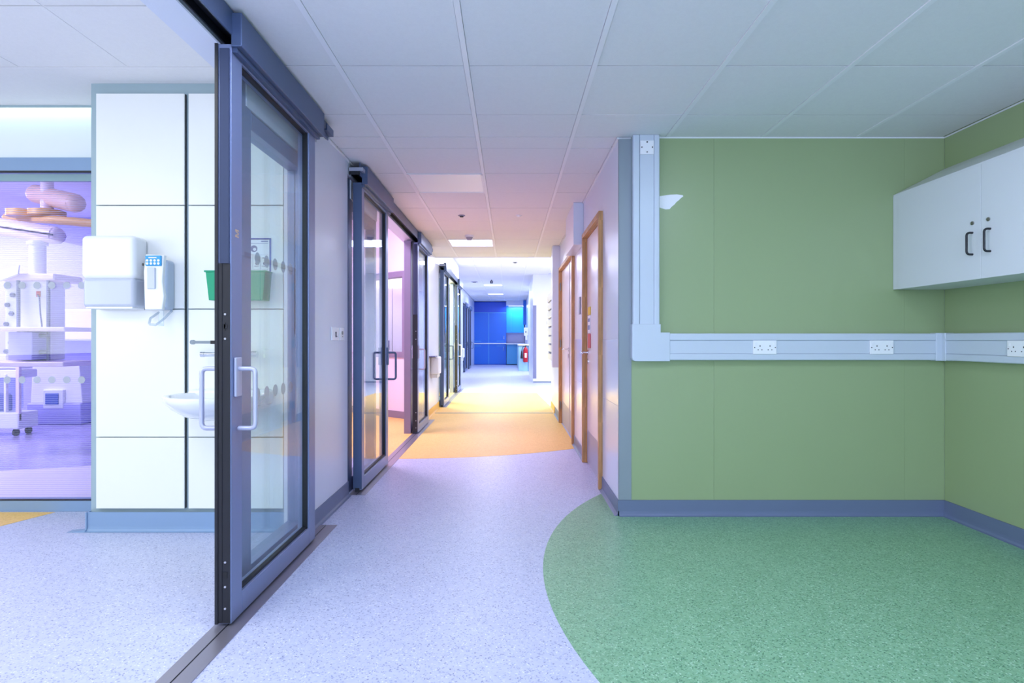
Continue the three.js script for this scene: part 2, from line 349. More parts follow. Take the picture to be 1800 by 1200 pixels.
struct('ceiling', [B(XL, BX1, CEIL, CEIL + .02, -3.5, -1.42), B(XL, BX1, CEIL, CEIL + .02, -.82, .38), B(XL, -.8, CEIL, CEIL + .02, -1.42, -.82), B(-.2, BX1, CEIL, CEIL + .02, -1.42, -.82)], M.tile);
struct('ceiling', [B(-5.2, WALL_BACK, CEIL_ROOM, CEIL_ROOM + .03, -3.5, -.33), B(-5.2, WALL_BACK, CEIL_ROOM, CEIL_ROOM + .03, 3.27, 3.48), B(-5.2, -2.45, CEIL_ROOM, CEIL_ROOM + .03, 3.48, 3.80)], M.tile);
struct('trim_1', B(-5.2, -2.45, CEIL_ROOM - .012, CEIL_ROOM + .06, 3.80, 3.812), M.panelFrame);
struct('wall_back', B(XL, XR + .14, CEIL, 3.1, 9.2, 9.3), M.wall);
struct('ceiling', [B(-1.5, 3.0, 2.84, 3.0, 9.3, 27)], M.wallMatt);
struct('trim_2', [B(XR - .012, XR, CEIL - .012, CEIL, BD, 9.2), B(XR + .08, BX1, CEIL - .008, CEIL, BD - .006, BD), B(BX1 - .006, BX1, CEIL - .008, CEIL, -3, BD), B(XL, XL + .012, CEIL - .012, CEIL, 3.5, 9.2)], M.trimWhite);

// luminaires: a framed square panel with its own area light
function ceilingLight(x, d, y, kind, label, w = .6, l = .6, group) {
  const t = thing('ceiling_light', label, 'ceiling light', [x, y, d], group), f = .022;
  part('frame', [B(x - w / 2 + .004, x + w / 2 - .004, y - .004, y + .03, d - l / 2 + .004, d - l / 2 + f), B(x - w / 2 + .004, x + w / 2 - .004, y - .004, y + .03, d + l / 2 - f, d + l / 2 - .004), B(x - w / 2 + .004, x - w / 2 + f, y - .004, y + .03, d - l / 2, d + l / 2), B(x + w / 2 - f, x + w / 2 - .004, y - .004, y + .03, d - l / 2, d + l / 2)], M.bar, t);
  const on = kind ? LAMP[kind] : null;
  part('diffuser', B(x - w / 2 + f, x + w / 2 - f, y + .002, y + .012, d - l / 2 + f, d + l / 2 - f), on ? glow(on[1], 1.4) : std(0xffffff, .35), t, on ? undefined : 'unlit white diffuser');
  if (on) {
    const L = new THREE.RectAreaLight(on[1], on[0], w - 2 * f, l - 2 * f); L.position.set(0, -.008, 0); L.rotation.x = -Math.PI / 2; t.add(L);
  }
  return t;
}
ceilingLight(...panelSpots.off, CEIL - .001, null, 'unlit square ceiling panel with a pale diffuser above the near corridor');
ceilingLight(...panelSpots.lit, CEIL, 'corridor', 'lit square ceiling panel just past the smoke detector, before the ceiling step');
ceilingLight(...panelSpots.corridor[0], CEIL, 'corridor', 'unseen lit ceiling panel over the corridor beside the open sliding door');  // out of view, lights the near corridor
ceilingLight(...panelSpots.corridor[1], CEIL, 'corridor', 'unseen lit ceiling panel over the corridor behind the viewpoint');  // out of view, lights the corridor from behind
ceilingLight(...panelSpots.bay[0], CEIL, 'bay', 'lit ceiling panel over the green bay floor');
ceilingLight(...panelSpots.bay[1], CEIL, 'bay', 'unseen lit ceiling panel over the bay behind the viewpoint');  // out of view, lights the bay from behind
ceilingLight(-.5, 13.07, CEIL_HIGH, 'corridorFar', 'first lit panel in the high ceiling past the ceiling step');
ceilingLight(-.5, 18.47, CEIL_HIGH, 'corridorFar', 'middle lit panel in the high ceiling, near the dark square sensor');
ceilingLight(-.5, 22.07, CEIL_HIGH, 'corridorLast', 'last lit panel in the high ceiling, nearest the blue cupboards');
ceilingLight(1.9, 12.0, CEIL_HIGH - .01, 'sideBay', 'unseen lit panel over the white side bay', 1.2, .6);  // hidden from view, whitens the side bay
ceilingLight(-1.8, .87, CEIL_ROOM, 'roomOne', 'unseen long lit ceiling panel in the wash room near the corridor', .6, 1.2);  // out of view, placed to light the white panels
ceilingLight(-3.6, .87, CEIL_ROOM, 'roomOne', 'unseen long lit ceiling panel deeper in the wash room', .6, 1.2);  // second unseen wash room panel
ceilingLight(-2.0, 6.6, 2.975, 'roomTwo', 'unseen warm pink lit panel in the second room', .6, 1.2);  // unseen, gives the second room its pink light
ceilingLight(-1.72, 9.22, 2.97, 'roomTwo', 'unseen pink lit panel brightening the view through the slanted window', .45, .45);  // unseen, placed to brighten what shows through the slanted window
ceilingLight(-2.0, 11.6, 2.595, 'roomThree', 'unseen yellowish lit panel in the third room', .6, .9);  // unseen, lights the narrow yellow gap
ceilingLight(-6.2, 5.2, CEIL_THEATRE - .005, 'theatre', 'unseen violet lit panel over the treatment room pendant', 1.2, .6);  // out of view, lights the equipment behind the blinds
ceilingLight(-7.7, 7.6, CEIL_THEATRE - .005, 'theatre', 'unseen violet lit panel at the back of the treatment room', 1.2, .6);  // out of view, lights the violet back wall
ceilingLight(1.9, 19.7, CEIL_HIGH - .01, 'alcove', 'unseen lit panel in the far side passage', .6, .6);  // hidden from view, lights the far end from the side
{ // light strip in the slot above the glazed wall
  const t = thing('cove_light', 'slim light strip hidden in the slot along the ceiling edge', 'light strip', [-3.8, CEIL_ROOM + .05, 3.84]);
  part('diffuser', B(-5.2, -2.46, CEIL_ROOM + .05, CEIL_ROOM + .06, 3.83, 3.86), glow(LAMP.cove[1], 1.5), t);
  const L = new THREE.RectAreaLight(LAMP.cove[1], LAMP.cove[0], 2.7, .028); L.position.set(-.03, -.004, -.005); L.rotation.x = -Math.PI / 2; t.add(L);
}
// ---------------------------------------------------------------- skirtings
function skirt(name, list, mat) { struct(name, list, mat); }
const cove = (x0, x1, d0, d1, side, h = .1) => {     // skirting with a small cove at its foot
  if (side === 'x+') return [B(x0, x0 + .008, 0, h, d0, d1), ext([[x0, 0], [x0 + .03, 0], [x0 + .018, .004], [x0 + .01, .014], [x0 + .008, .03], [x0, .03]], d1 - d0, g => g.translate(0, 0.001, -d1))];
  if (side === 'x-') return [B(x0 - .008, x0, 0, h, d0, d1), ext([[x0, 0], [x0, .03], [x0 - .008, .03], [x0 - .01, .014], [x0 - .018, .004], [x0 - .03, 0]], d1 - d0, g => g.translate(0, 0.001, -d1))];
  return [B(x0, x1, 0, h, d0 - .008, d0), ext([[0, 0], [.03, 0], [.018, .004], [.01, .014], [.008, .03], [0, .03]], x1 - x0, g => { g.rotateY(-Math.PI / 2); g.translate(x1, 0.001, -d0); })];
};
skirt('baseboard_back', cove(XR, BX1, BD, BD, 'z'), M.skirting);
skirt('baseboard_right', cove(BX1, 0, -3.4, BD, 'x-'), M.skirting);
skirt('baseboard_right', [...cove(XR, 0, BD - .008, door1[0] - .0, 'x-'), ...cove(XR, 0, door1[1], door2[0], 'x-'), ...cove(XR, 0, door2[1], 8.9, 'x-')], M.skirting);
skirt('baseboard_right', cove(XR, 0, 9.0, 9.8, 'x-'), M.skirtingYellow);
skirt('baseboard_left', [...cove(XL, 0, 3.40, 4.24, 'x+')], M.skirting);
skirt('baseboard_left', [...cove(XL, 0, 8.02, 9.72, 'x+')], M.skirtingYellow);
skirt('baseboard_right', [B(.62, 3.0, 0, .03, 15.37, 15.4)], M.skirting);

// ---------------------------------------------------------------- corridor sliding doors
const LEAF_OUT = -1.078, LEAF_IN = -1.14;
function dHandle(leaf, d, side, mat = M.handle) {
  const x = side > 0 ? LEAF_OUT : LEAF_IN, s = side, h = part('handle', bent([[x + s * .006, 1.0, d], [x + s * .075, 1.0, d], [x + s * .075, .765, d], [x + s * .012, .765, d]], .0095, .022), mat, leaf, side > 0 ? 'D-shaped pull on the corridor face' : 'D-shaped pull on the room face');
  part('backplate', R(x, x + s * .012, .89, 1.045, d - .026, d + .026, .005), mat, h);
}
function slidingLeaf(d0, d1, near, label, dx = 0) {
  const t = thing('sliding_door', label, 'sliding door', [LEAF_OUT + dx, 0, (d0 + d1) / 2]);
  const y0 = .012, y1 = 2.262, sA = near ? .096 : .075, sB = near ? .1 : .085, gy0 = .1, gy1 = 2.225;
  const off = g => g;
  const st = (a, b) => part('stile', R(LEAF_IN, LEAF_OUT, y0, y1, a, b, .003, 1), M.alu, t);
  st(d0 + .002, d0 + sA); const sF = st(d1 - sB, d1);
  part('rail', R(LEAF_IN, LEAF_OUT, y0, gy0, d0 + sA, d1 - sB, .003, 1), M.alu, t);
  part('rail', R(LEAF_IN, LEAF_OUT, gy1, y1, d0 + sA, d1 - sB, .003, 1), M.alu, t);
  const a = d0 + sA, b = d1 - sB, xm = LEAF_OUT - .02, k = .012;
  part('gasket', [B(xm - .012, xm + .008, gy0, gy0 + k, a, b), B(xm - .012, xm + .008, gy1 - k, gy1, a, b), B(xm - .012, xm + .008, gy0, gy1, a, a + .006), B(xm - .012, xm + .012, gy0, gy1, b - .014, b)], M.gasket, t);
  part('pane', B(xm - .006, xm - .0005, gy0 + .004, gy1 - .004, a + .003, b - .008), M.glass, t);
  const c = part('track_cover', R(LEAF_OUT + .001, LEAF_OUT + .043, y1 - .012, CEIL - .014, d0 - .004, d1 + .03, .004, 1), M.aluDark, t, 'box cover over the rollers');
  part('cover_edge', B(LEAF_OUT + .001, LEAF_OUT + .02, y1 - .03, y1 - .012, d0 + .01, d1 + .02), M.aluDark, c);
  const hd = near ? d0 + .045 : d1 - .04;
  dHandle(t, hd, 1, near ? M.handle : M.aluDark); dHandle(t, hd, -1, near ? M.handle : M.aluDark);
  if (near) {                              // lock edge that shows its screws
    const e = part('edge_strip', [B(LEAF_IN + .012, LEAF_OUT - .004, y0 + .004, 1.41, d0 - .001, d0 + .003), B(LEAF_IN + .0, LEAF_IN + .012, y0, y1, d0 - .004, d0 + .004), B(LEAF_IN + .02, LEAF_IN + .028, y0 + .01, y1 - .02, d0 - .003, d0 + .002)], M.black, t, 'black lock edge');
    part('brush_strip', B(LEAF_IN + .02, LEAF_OUT - .006, 1.41, y1 - .02, d0 - .006, d0), M.brush, t);
    for (const y of [1.213, 1.118, .252, .157, .073]) part('screw', C(LEAF_OUT - .022, y, d0 - .002, .0042, .004, 'z', 12), M.screw, e);
    part('lock_hole', [C(LEAF_OUT - .022, 1.166, d0 - .0015, .009, .003, 'z', 14), B(LEAF_OUT - .03, LEAF_OUT - .014, .19, .215, d0 - .003, d0), B(LEAF_OUT - .026, LEAF_OUT - .02, 1.15, 1.18, d0 - .003, d0)], M.gasket, e);
  } else {
    part('end_cap', [B(LEAF_IN, LEAF_OUT, y0 + .01, y1, d0 - .004, d0 + .002)], M.aluDark, t);
    part('floor_guide', B(LEAF_IN + .014, LEAF_OUT - .016, 0.002, .03, d0 - .008, d0 + .03), M.black, t);
  }
  return t;
}
const leaf1 = slidingLeaf(2.30, 3.297, true, 'nearest glazed sliding door, slid open, with a pale D handle');
slidingLeaf(4.34, 5.29, false, 'second glazed sliding door, dark handles on its far edge, in front of the pink room');
slidingLeaf(7.00, 7.95, true, 'third glazed sliding door, black lock edge, far side of the pink room opening');
slidingLeaf(9.80, 10.64, false, 'grey glazed sliding door just past the ceiling step');
slidingLeaf(12.4, 13.3, true, 'glazed sliding door with black edge beyond the narrow yellow gap');
{
  const a = slidingLeaf(20.2, 21.2, false, 'small far sliding door before the blue cupboards'); a.position.x -= .42;
  const b = slidingLeaf(22.4, 23.4, false, 'farthest sliding door, next to the blue cupboards'); b.position.x -= .42;
}
{ // small gilt sticker on the nearest stile
  const font = await new FontLoader().loadAsync('fonts/droid/droid_sans_bold.typeface.json');
  const g = new TextGeometry('M', { font, size: .03, depth: .0006, curveSegments: 3 }); g.rotateZ(Math.PI / 2 + .0); g.rotateY(Math.PI / 2); g.translate(LEAF_OUT, 1.515, -2.365);
  part('sticker', g, M.gold, leaf1, 'small gilt mark');
}
// overhead tracks
function overTrack(d0, d1, label) {
  const t = thing('overhead_track', label, 'door track', [-1.11, 2.29, (d0 + d1) / 2], undefined);
  part('fascia', B(-1.078, -1.072, 2.295, CEIL - .006, d0, d1), M.aluDark, t);
  part('back_plate', B(-1.15, -1.142, 2.285, 2.33, d0, d1), M.aluLight, t);
  part('channel', [B(-1.142, -1.078, 2.335, 2.36, d0, d1), B(-1.142, -1.136, 2.30, 2.335, d0, d1), B(-1.086, -1.078, 2.30, 2.335, d0, d1)], M.black, t);
  part('end_plate', B(-1.15, -1.072, 2.30, CEIL - .05, d0 - .004, d0), M.black, t);
  part('end_bracket', B(-1.15, -1.05, 2.325, 2.35, d0 - .012, d0 + .06), M.aluLight, t); part('end_bracket', [B(-1.15, -1.048, 2.322, 2.33, d1 - .1, d1 + .02), B(-1.056, -1.048, 2.33, 2.36, d1 - .1, d1 + .02)], M.aluDark, t);
}
overTrack(-.2, 3.52, 'dark overhead door track above the nearest sliding door');
overTrack(4.27, 8.15, 'overhead door track spanning the pink room opening');
overTrack(9.76, 13.4, 'overhead door track in the far high corridor');
// floor tracks
function floorTrack(d0, d1, label) {
  const t = thing('floor_track', label, 'floor track', [-1.09, 0, (d0 + d1) / 2]);
  part('track_plate', [B(-1.148, -1.1, 0, .0035, d0, d1)], M.track, t); part('track_plate', [B(-1.094, -1.032, 0, .0035, d0, d1)], M.track, t);
  part('slot', B(-1.1, -1.094, 0, .0018, d0, d1), M.black, t);
}
floorTrack(-.3, 3.56, 'metal floor track running under the nearest sliding door');
floorTrack(4.25, 8.25, 'metal floor track across the pink room opening');
floorTrack(9.75, 13.45, 'metal floor track in the far high corridor');
one('floor_joint', 'thin dark joint strip across the yellow floor', 'floor strip', B(-1.12, XR - .03, .001, .0042, 8.96, 8.995), M.skirting);

// fixed glazed side lights behind the leaves
let winNo = 1;
function sideLight(d0, d1, dots, mat = M.alu) {
  const w = structure('window_' + (++winNo), [-1.2, 0, (d0 + d1) / 2]), x0 = -1.245, x1 = -1.165;
  part('window_frame', R(x0, x1, 0, 2.285, d0, d0 + .16, .003, 1), mat, w); part('window_frame', R(x0, x1, 0, 2.285, d1 - .07, d1, .003, 1), mat, w);
  part('window_frame', R(x0, x1, 0, .10, d0 + .16, d1 - .07, .003, 1), mat, w); part('window_frame', R(x0, x1, 2.062, 2.14, d0 + .16, d1 - .07, .003, 1), mat, w);
  part('window_frame', R(x0, -1.158, 2.145, 2.285, d0 + .1, d1 - .0, .003, 1), M.silver, w);
  part('pane', B(-1.206, -1.2, .10, 2.062, d0 + .16, d1 - .07), M.glass, w);
  if (dots) for (const y of [1.5, .855]) for (let k = 0; k < 6; k++) {
    const d = d0 + .20 + k * .107; if (d > d1 - .1) break;
    part('frosted_dot', C(-1.199, y, d, .03, .0012, 'x', 28), M.frosted, w);
  }
}
sideLight(2.52, 3.40, true); sideLight(4.24, 5.2, false, M.aluDark); sideLight(7.02, 8.02, true, M.purple); sideLight(9.72, 10.6, false, M.aluDark); sideLight(12.42, 13.45, true);

// ---------------------------------------------------------------- first room: panelled block, window, fittings
{
  const w = struct('wall_back', B(-2.45, WALL_BACK, .0, CEIL_ROOM, 3.478, 3.97), M.panelFrame);
  const cols = [[-2.406, -1.893], [-1.868, -1.318]], rows = [[.131, .543], [.549, 1.289], [1.295, 1.893], [1.899, 2.547]];
  for (const c of cols) for (const r of rows) part('wall_panel', R(...c, ...r, 3.456, 3.477, .0015, 1), M.panel, w);
  part('shadow_gap', B(-1.8935, -1.8895, .131, 2.547, 3.466, 3.478), M.gasket, w);
  struct('baseboard_back', [...cove(-2.455, WALL_BACK, 3.455, 3.455, 'z', .112), B(-2.458, -2.45, 0, .112, 3.44, 3.9), ext([[-2.56, 0], [-2.45, 0], [-2.45, .012]], .05, g => g.translate(0, 0, -3.478))], M.skirtingTeal);
}
{ // glazed screen into the treatment room, blinds between the panes
  const w = structure('window_7', [-4, 0, 3.87]), f0 = 3.845, f1 = 3.93;
  part('window_frame', R(-5.4, -2.45, 2.208, 2.295, f0, f1, .002, 1), M.skirtingTeal, w, 'blue grey head frame');
  part('window_frame', R(-5.4, -2.45, 0, .072, f0, f1, .002, 1), M.skirtingTeal, w);
  part('window_frame', R(-2.53, -2.45, .072, 2.208, f0, f1, .002, 1), M.aluLight, w);
  part('blind_head', B(-5.4, -2.53, 2.15, 2.195, f0 + .03, f1 - .03), M.panelFrame, w);
  part('gasket', B(-5.4, -2.45, 2.200, 2.208, f0 - .002, f0 + .02), M.gasket, w); part('gasket', B(-5.4, -2.45, .072, .078, f0 - .002, f0 + .02), M.gasket, w);
  part('pane', B(-5.4, -2.53, .072, 2.2, f0 + .010, f0 + .015), M.glass, w);
  const sl = []; for (let y = .09; y < 2.15; y += .0125) sl.push(B(-5.2, -2.54, y, y + .0006, f0 + .037, f0 + .0445));
  const s = part('blind_slats', sl, M.slat, w, 'fine open venetian slats'); s.userData.kind = 'stuff';
  for (const [y, n] of [[1.466, 26], [.853, 26]]) for (let k = 0; k < n; k++) part('frosted_dot', C(-2.68 - k * .0965, y, f0 + .008, .0235, .0012, 'z', 28), M.frosted, w);
}
const PW = 3.456;                          // face of the white panels
{
  const t = thing('paper_towel_dispenser', 'white paper towel dispenser with a smoky lower half', 'towel dispenser', [-2.27, 1.29, PW]);
  part('cover', R(-2.405, -2.10, 1.455, 1.70, PW - .13, PW, .028, 4), M.plastic, t);
  part('hopper', R(-2.40, -2.105, 1.295, 1.462, PW - .122, PW, .022, 4), M.plasticSmoke, t, 'smoky translucent lower half');
  part('tray', R(-2.385, -2.12, 1.288, 1.30, PW - .115, PW, .005), M.plastic, t);
  part('lock', [C(-2.1, 1.545, PW - .055, .008, .006, 'x', 16)], M.lock, t);
}
{
  const t = thing('soap_dispenser', 'soap dispenser with a blue label and clear elbow lever', 'soap dispenser', [-2.01, 1.3, PW]);
  part('body', R(-2.035, -1.945, 1.285, 1.57, PW - .085, PW, .018, 4), M.plasticGrey, t);
  part('front', ext([[-2.052, 1.29], [-1.965, 1.29], [-1.955, 1.36], [-1.965, 1.44], [-1.955, 1.585], [-2.048, 1.59], [-2.058, 1.5]], .018, g => g.translate(0, 0, -PW + .083), .006), M.plastic, t);
  part('window', R(-2.04, -1.995, 1.40, 1.52, PW - .116, PW - .104, .004), M.plasticSmoke, t);
  const l = part('label_plate', R(-2.05, -1.96, 1.53, 1.588, PW - .116, PW - .1, .004), M.blueLabel, t, 'blue label with white dots');
  for (let i = 0; i < 4; i++) for (let j = 0; j < 2; j++) part('label_dot', C(-2.037 + i * .021, 1.543 + j * .017, PW - .117, .0068, .002, 'z', 16), M.white, l);
  part('label_bar', B(-2.03, -1.985, 1.573, 1.579, PW - .1172, PW - .115), M.white, l);
  part('lever', [T([[-2.03, 1.27, PW - .02], [-2.035, 1.235, PW - .09], [-2.0, 1.2, PW - .16], [-1.96, 1.195, PW - .165], [-1.955, 1.235, PW - .09], [-1.955, 1.28, PW - .02]], .007), R(-1.985, -1.955, 1.19, 1.28, PW - .1, PW - .092, .003)], M.clear, t);
}
{
  const t = thing('glove_holder', 'green tapered plastic holder on the white panel below the notice', 'holder', [-1.55, 1.34, PW]);
  const g = ext([[-1.70, 1.342], [-1.40, 1.342], [-1.386, 1.50], [-1.718, 1.50]], .09, q => q.translate(0, 0, -PW), .004); part('shell', g, M.teal, t);
  part('rim', R(-1.728, -1.376, 1.497, 1.507, PW - .1, PW - .002, .003), M.teal, t);
}
{
  const cv = document.createElement('canvas'); cv.width = 512; cv.height = 340; const c = cv.getContext('2d');
  c.fillStyle = '#f3f5fb'; c.fillRect(0, 0, 512, 340); c.strokeStyle = '#56618e'; c.lineWidth = 10; c.strokeRect(4, 4, 504, 332);
  c.fillStyle = '#7f88b4'; c.fillRect(20, 44, 470, 4); c.fillRect(420, 20, 70, 12);
  c.fillStyle = '#5d6796'; c.beginPath(); c.arc(350, 100, 34, 0, 7); c.fill(); c.fillStyle = '#f3f5fb'; c.beginPath(); c.arc(356, 106, 16, 0, 7); c.fill();
  c.strokeStyle = '#9aa0be'; c.lineWidth = 2; for (let i = 0; i < 6; i++) c.strokeRect(30 + i * 78, 160, 70, 150);
  c.fillStyle = '#4b5078'; for (let i = 0; i < 6; i++) { c.fillRect(44 + i * 78, 190, 38, 8); c.beginPath(); c.arc(66 + i * 78, 250, 15, 0, 7); c.fill(); c.fillRect(40 + i * 78, 275, 46, 5); }
  const tx = new THREE.CanvasTexture(cv); tx.colorSpace = THREE.SRGBColorSpace;
  const g = new THREE.BoxGeometry(.30, .195, .003).toNonIndexed(); g.translate(-1.54, 1.603, -PW + .002); g.userData.keepUV = 1;
  const t = thing('hand_wash_notice', 'white hand washing notice in a thin blue frame above the green holder', 'notice', [-1.54, 1.5, PW]);
  const m = part('sheet', g, std(0xffffff, .4, { map: tx }), t);
  part('frame', [B(-1.693, -1.688, 1.503, 1.703, PW - .005, PW), B(-1.392, -1.387, 1.503, 1.703, PW - .005, PW), B(-1.693, -1.387, 1.70, 1.705, PW - .005, PW)], M.screenBlue, t);
}
{ // wash basin: an oval bowl standing off the panels
  const t = thing('wash_basin', 'white oval wash basin mounted on the panelled wall', 'wash basin', [-1.60, .66, PW - .22]);
  const bowl = lathe([[.001, -.15], [.08, -.148], [.15, -.118], [.205, -.07], [.237, -.025], [.245, .008], [.238, .018], [.225, .016], [.2, -.015], [.15, -.07], [.08, -.105], [.001, -.115]], 64);
  bowl.scale(1.06, .8, .95); bowl.translate(-1.60, .80, -(PW - .225)); part('bowl', bowl, M.ceramic, t);
  part('back_ledge', R(-1.83, -1.37, .74, .83, PW - .09, PW, .02, 4), M.ceramic, t);
  part('waste', C(-1.60, .685, PW - .225, .022, .02), M.chrome, t);
}
{
  const t = thing('mixer_tap', 'chrome bar mixer tap with long lever on the wall above the basin', 'tap', [-1.60, 1.03, PW]), d = PW - .07;
  part('body', [C(-1.60, 1.03, d, .014, .30, 'x'), C(-1.452, 1.03, d, .021, .03, 'x'), C(-1.748, 1.03, d, .016, .02, 'x')], M.chrome, t);
  part('inlet', [C(-1.53, 1.03, PW - .035, .014, .07, 'z'), C(-1.53, 1.03, PW - .006, .028, .012, 'z')], M.chrome, t); part('inlet', [C(-1.67, 1.03, PW - .035, .014, .07, 'z'), C(-1.67, 1.03, PW - .006, .028, .012, 'z')], M.chrome, t);
  part('spout', bent([[-1.60, 1.02, d], [-1.60, .975, d], [-1.60, .965, d - .12], [-1.60, .935, d - .12]], .011, .02), M.chrome, t);
  const l = part('lever', [R(-1.80, -1.62, 1.092, 1.107, d - .02, d + .0, .004), C(-1.80, 1.10, d - .01, .013, .018, 'z', 20)], M.guard, t, 'grey elbow lever'); part('band', R(-1.695, -1.67, 1.09, 1.109, d - .022, d + .002, .002), M.black, l);
  part('stem', C(-1.62, 1.07, d - .01, .008, .07), M.chrome, t);
}

// ---------------------------------------------------------------- treatment room equipment beyond the glass
{
  const t = thing('ceiling_pendant', 'white ceiling pendant with shelves and rails seen through the blinds', 'medical pendant', [-4.78, 2.9, 6.0]);
  const D = 6.0, px = (u) => (u - 895) * D / FOCAL, py = v => EYE - (v - 596.5) * D / FOCAL;
  part('arm', T([[px(98), py(414), D], [px(40), py(404), D + .03], [px(-60), py(388), D + .1]], .088, 30, 16), M.boom, t, 'round ended pale arm');
  part('arm_slot', T([[px(104), py(415), D - .09], [px(40), py(405), D - .06], [px(-40), py(392), D - .0]], .008, 20, 6), M.dark, t);
  part('column', [C(px(66), (py(490) + py(427)) / 2, D, .072, py(427) - py(490) + .04), C(px(66), py(428), D, .09, .03)], M.white, t);
  part('top_plate', R(px(20), px(122), py(496), py(484), D - .2, D + .2, .02), M.boom, t);
  part('tower', R(px(26), px(100), py(632), py(494), D - .12, D + .12, .015), M.white, t);
  for (const u of [22, 58, 109]) part('rail', R(px(u) - .012, px(u) + .012, py(632), py(494), D - .19, D - .165, .004), M.guardFar, t);
  for (const [u, v] of [[32, 537], [41, 520], [39, 552], [30, 570], [38, 602], [30, 617]]) part('gas_outlet', C(px(u), py(v), D - .125, .022, .03, 'z', 16), M.guardFar, t);
  part('shelf', R(px(53), px(168), py(583), py(576), D - .42, D + .05, .012), M.boom, t); part('shelf', R(px(18), px(170), py(641), py(633), D - .45, D + .1, .012), M.boom, t);
  part('drawer_box', R(px(58), px(98), py(631), py(584), D - .3, D - .05, .008), M.wallViolet, t);
  for (const v of [590, 618]) part('knob', C(px(104), py(v), D - .2, .02, .09, 'x', 14), M.guardFar, t);
  part('cable', T([[px(84), py(520), D - .13], [px(94), py(525), D - .18], [px(101), py(552), D - .22], [px(108), py(575), D - .25]], .007, 20, 6), M.guardFar, t);
  part('spot_label', R(px(81), px(88), py(523), py(513), D - .128, D - .119, .002), M.redSign, t);
  const panel = R(-.16, .16, -.06, .06, -.01, .01, .006); panel.rotateX(-.5); panel.rotateZ(.35); panel.translate(px(42), py(488), -(D - .24)); part('control_panel', panel, M.white, t);
}
{
  const t = thing('boom_arm', 'peach ceiling boom with orange flanges above the pendant', 'ceiling boom', [-4.7, 2.9, 6.3]);
  const D = 6.3, px = (u) => (u - 895) * D / FOCAL, py = v => EYE - (v - 596.5) * D / FOCAL;
  part('housing', T([[px(132), py(357), D], [px(85), py(345), D + .1], [px(38), py(333), D + .2]], .1, 20, 14), M.boomPeach, t);
  part('flange', [C(px(70), py(372), D + .1, .17, .06, 'y', 32)], M.boomOrange, t); part('flange', [C(px(25), py(372), D + .1, .14, .07, 'y', 32)], M.boomOrange, t);
  part('arm', T([[px(170), py(393), D], [px(90), py(386), D], [px(-30), py(372), D + .3]], .045, 20, 12), M.boomOrange, t, 'thin orange arm');
  part('drop_tube', C(px(70), py(335), D + .1, .06, .5), M.boom, t);
}
{
  const D = 8.0, px = (u) => (u - 895) * D / FOCAL, py = v => EYE - (v - 596.5) * D / FOCAL;
  const t = thing('equipment_cart', 'white equipment cart with a small blue screen behind the blinds', 'equipment cart', [px(118), 0, D]);
  part('body', ext([[px(77), .29], [px(163), .29], [px(158), py(642)], [px(80), py(642)]], .5, g => g.translate(0, 0, -D - .3), .01), M.white, t);
  part('plinth', R(px(72), px(165), 0, .28, D - .25, D + .3, .02), M.wallViolet, t);
  part('screen_bezel', R(px(102), px(136), py(714), py(682), D - .26, D - .2, .01), M.trimWhite, t); part('screen', R(px(107), px(129), py(707), py(688), D - .275, D - .25, .006), M.screenBlue, t);
}
{
  const D = 7.1, px = (u) => (u - 895) * D / FOCAL, py = v => EYE - (v - 596.5) * D / FOCAL;
  const t = thing('infant_incubator', 'clear sided white incubator low on the left behind the blinds', 'incubator', [px(20), 0, D]);
  part('hood', R(px(-60), px(46), py(718), py(662), D - .2, D - .02, .03, 3), M.clear, t); part('mattress', R(px(-55), px(30), py(722), py(690), D - .12, D - .04, .04, 3), M.screenBlue, t);
  part('base', R(px(-60), px(66), .08, py(720), D - .28, D + .02, .02), M.trimWhite, t);
  part('top_rail', R(px(-60), px(64), py(662), py(648), D - .25, D + .02, .015), M.white, t); part('post', R(px(60), px(66), py(735), py(640), D - .27, D - .23, .006), M.boom, t); part('post', R(px(40), px(44), py(730), py(655), D - .27, D - .23, .006), M.white, t);
  part('canopy', R(px(-60), px(62), py(646), py(622), D - .2, D - .02, .02), M.white, t);
  for (const q of [-.22, -.04]) part('caster', C(px(55), .04, D + q, .04, .03, 'x'), M.dark, t);
}
{
  const t = thing('wall_cabinet', 'pale wall cabinet on the violet wall behind the pendant', 'wall cabinet', [-6.2, 1.2, 8.7]);
  part('body', R(-7.2, -5.9, 1.1, 1.55, 8.5, 8.9, .01), M.white, t); part('door', R(-6.54, -5.92, 1.12, 1.53, 8.48, 8.5, .004), M.boom, t); part('door', R(-7.18, -6.56, 1.12, 1.53, 8.48, 8.5, .004), M.boom, t);
}

// ---------------------------------------------------------------- left pier fittings
function plate(name, label, cat, x, y, d, w, h, face, group) {
  const t = thing(name, label, cat, [x, y - h / 2, d], group);
  const g = face === 'x+' ? R(x, x + .009, y - h / 2, y + h / 2, d - w / 2, d + w / 2, .003) : face === 'x-' ? R(x - .009, x, y - h / 2, y + h / 2, d - w / 2, d + w / 2, .003) : R(x - w / 2, x + w / 2, y - h / 2, y + h / 2, d - .009, d, .003);
  part('plate', g, M.socket, t); return t;
}
{
  const t = plate('switch_plate', 'white key switch plate on the lilac wall left of the other plate', 'switch', XL, 1.153, 3.92, .15, .087, 'x+');
  part('key_switch', [C(XL + .011, 1.16, 3.92, .006, .006, 'x', 12), B(XL + .009, XL + .014, 1.13, 1.155, 3.917, 3.923), C(XL + .01, 1.135, 3.945, .003, .004, 'x', 10)], M.dark, t);
  const u = plate('switch_plate', 'white indicator plate on the lilac wall beside the second sliding door', 'switch', XL, 1.153, 4.075, .1, .087, 'x+');
  part('indicator', [C(XL + .01, 1.16, 4.075, .012, .006, 'x', 16), C(XL + .01, 1.135, 4.075, .004, .006, 'x', 10)], M.lock, u);
}
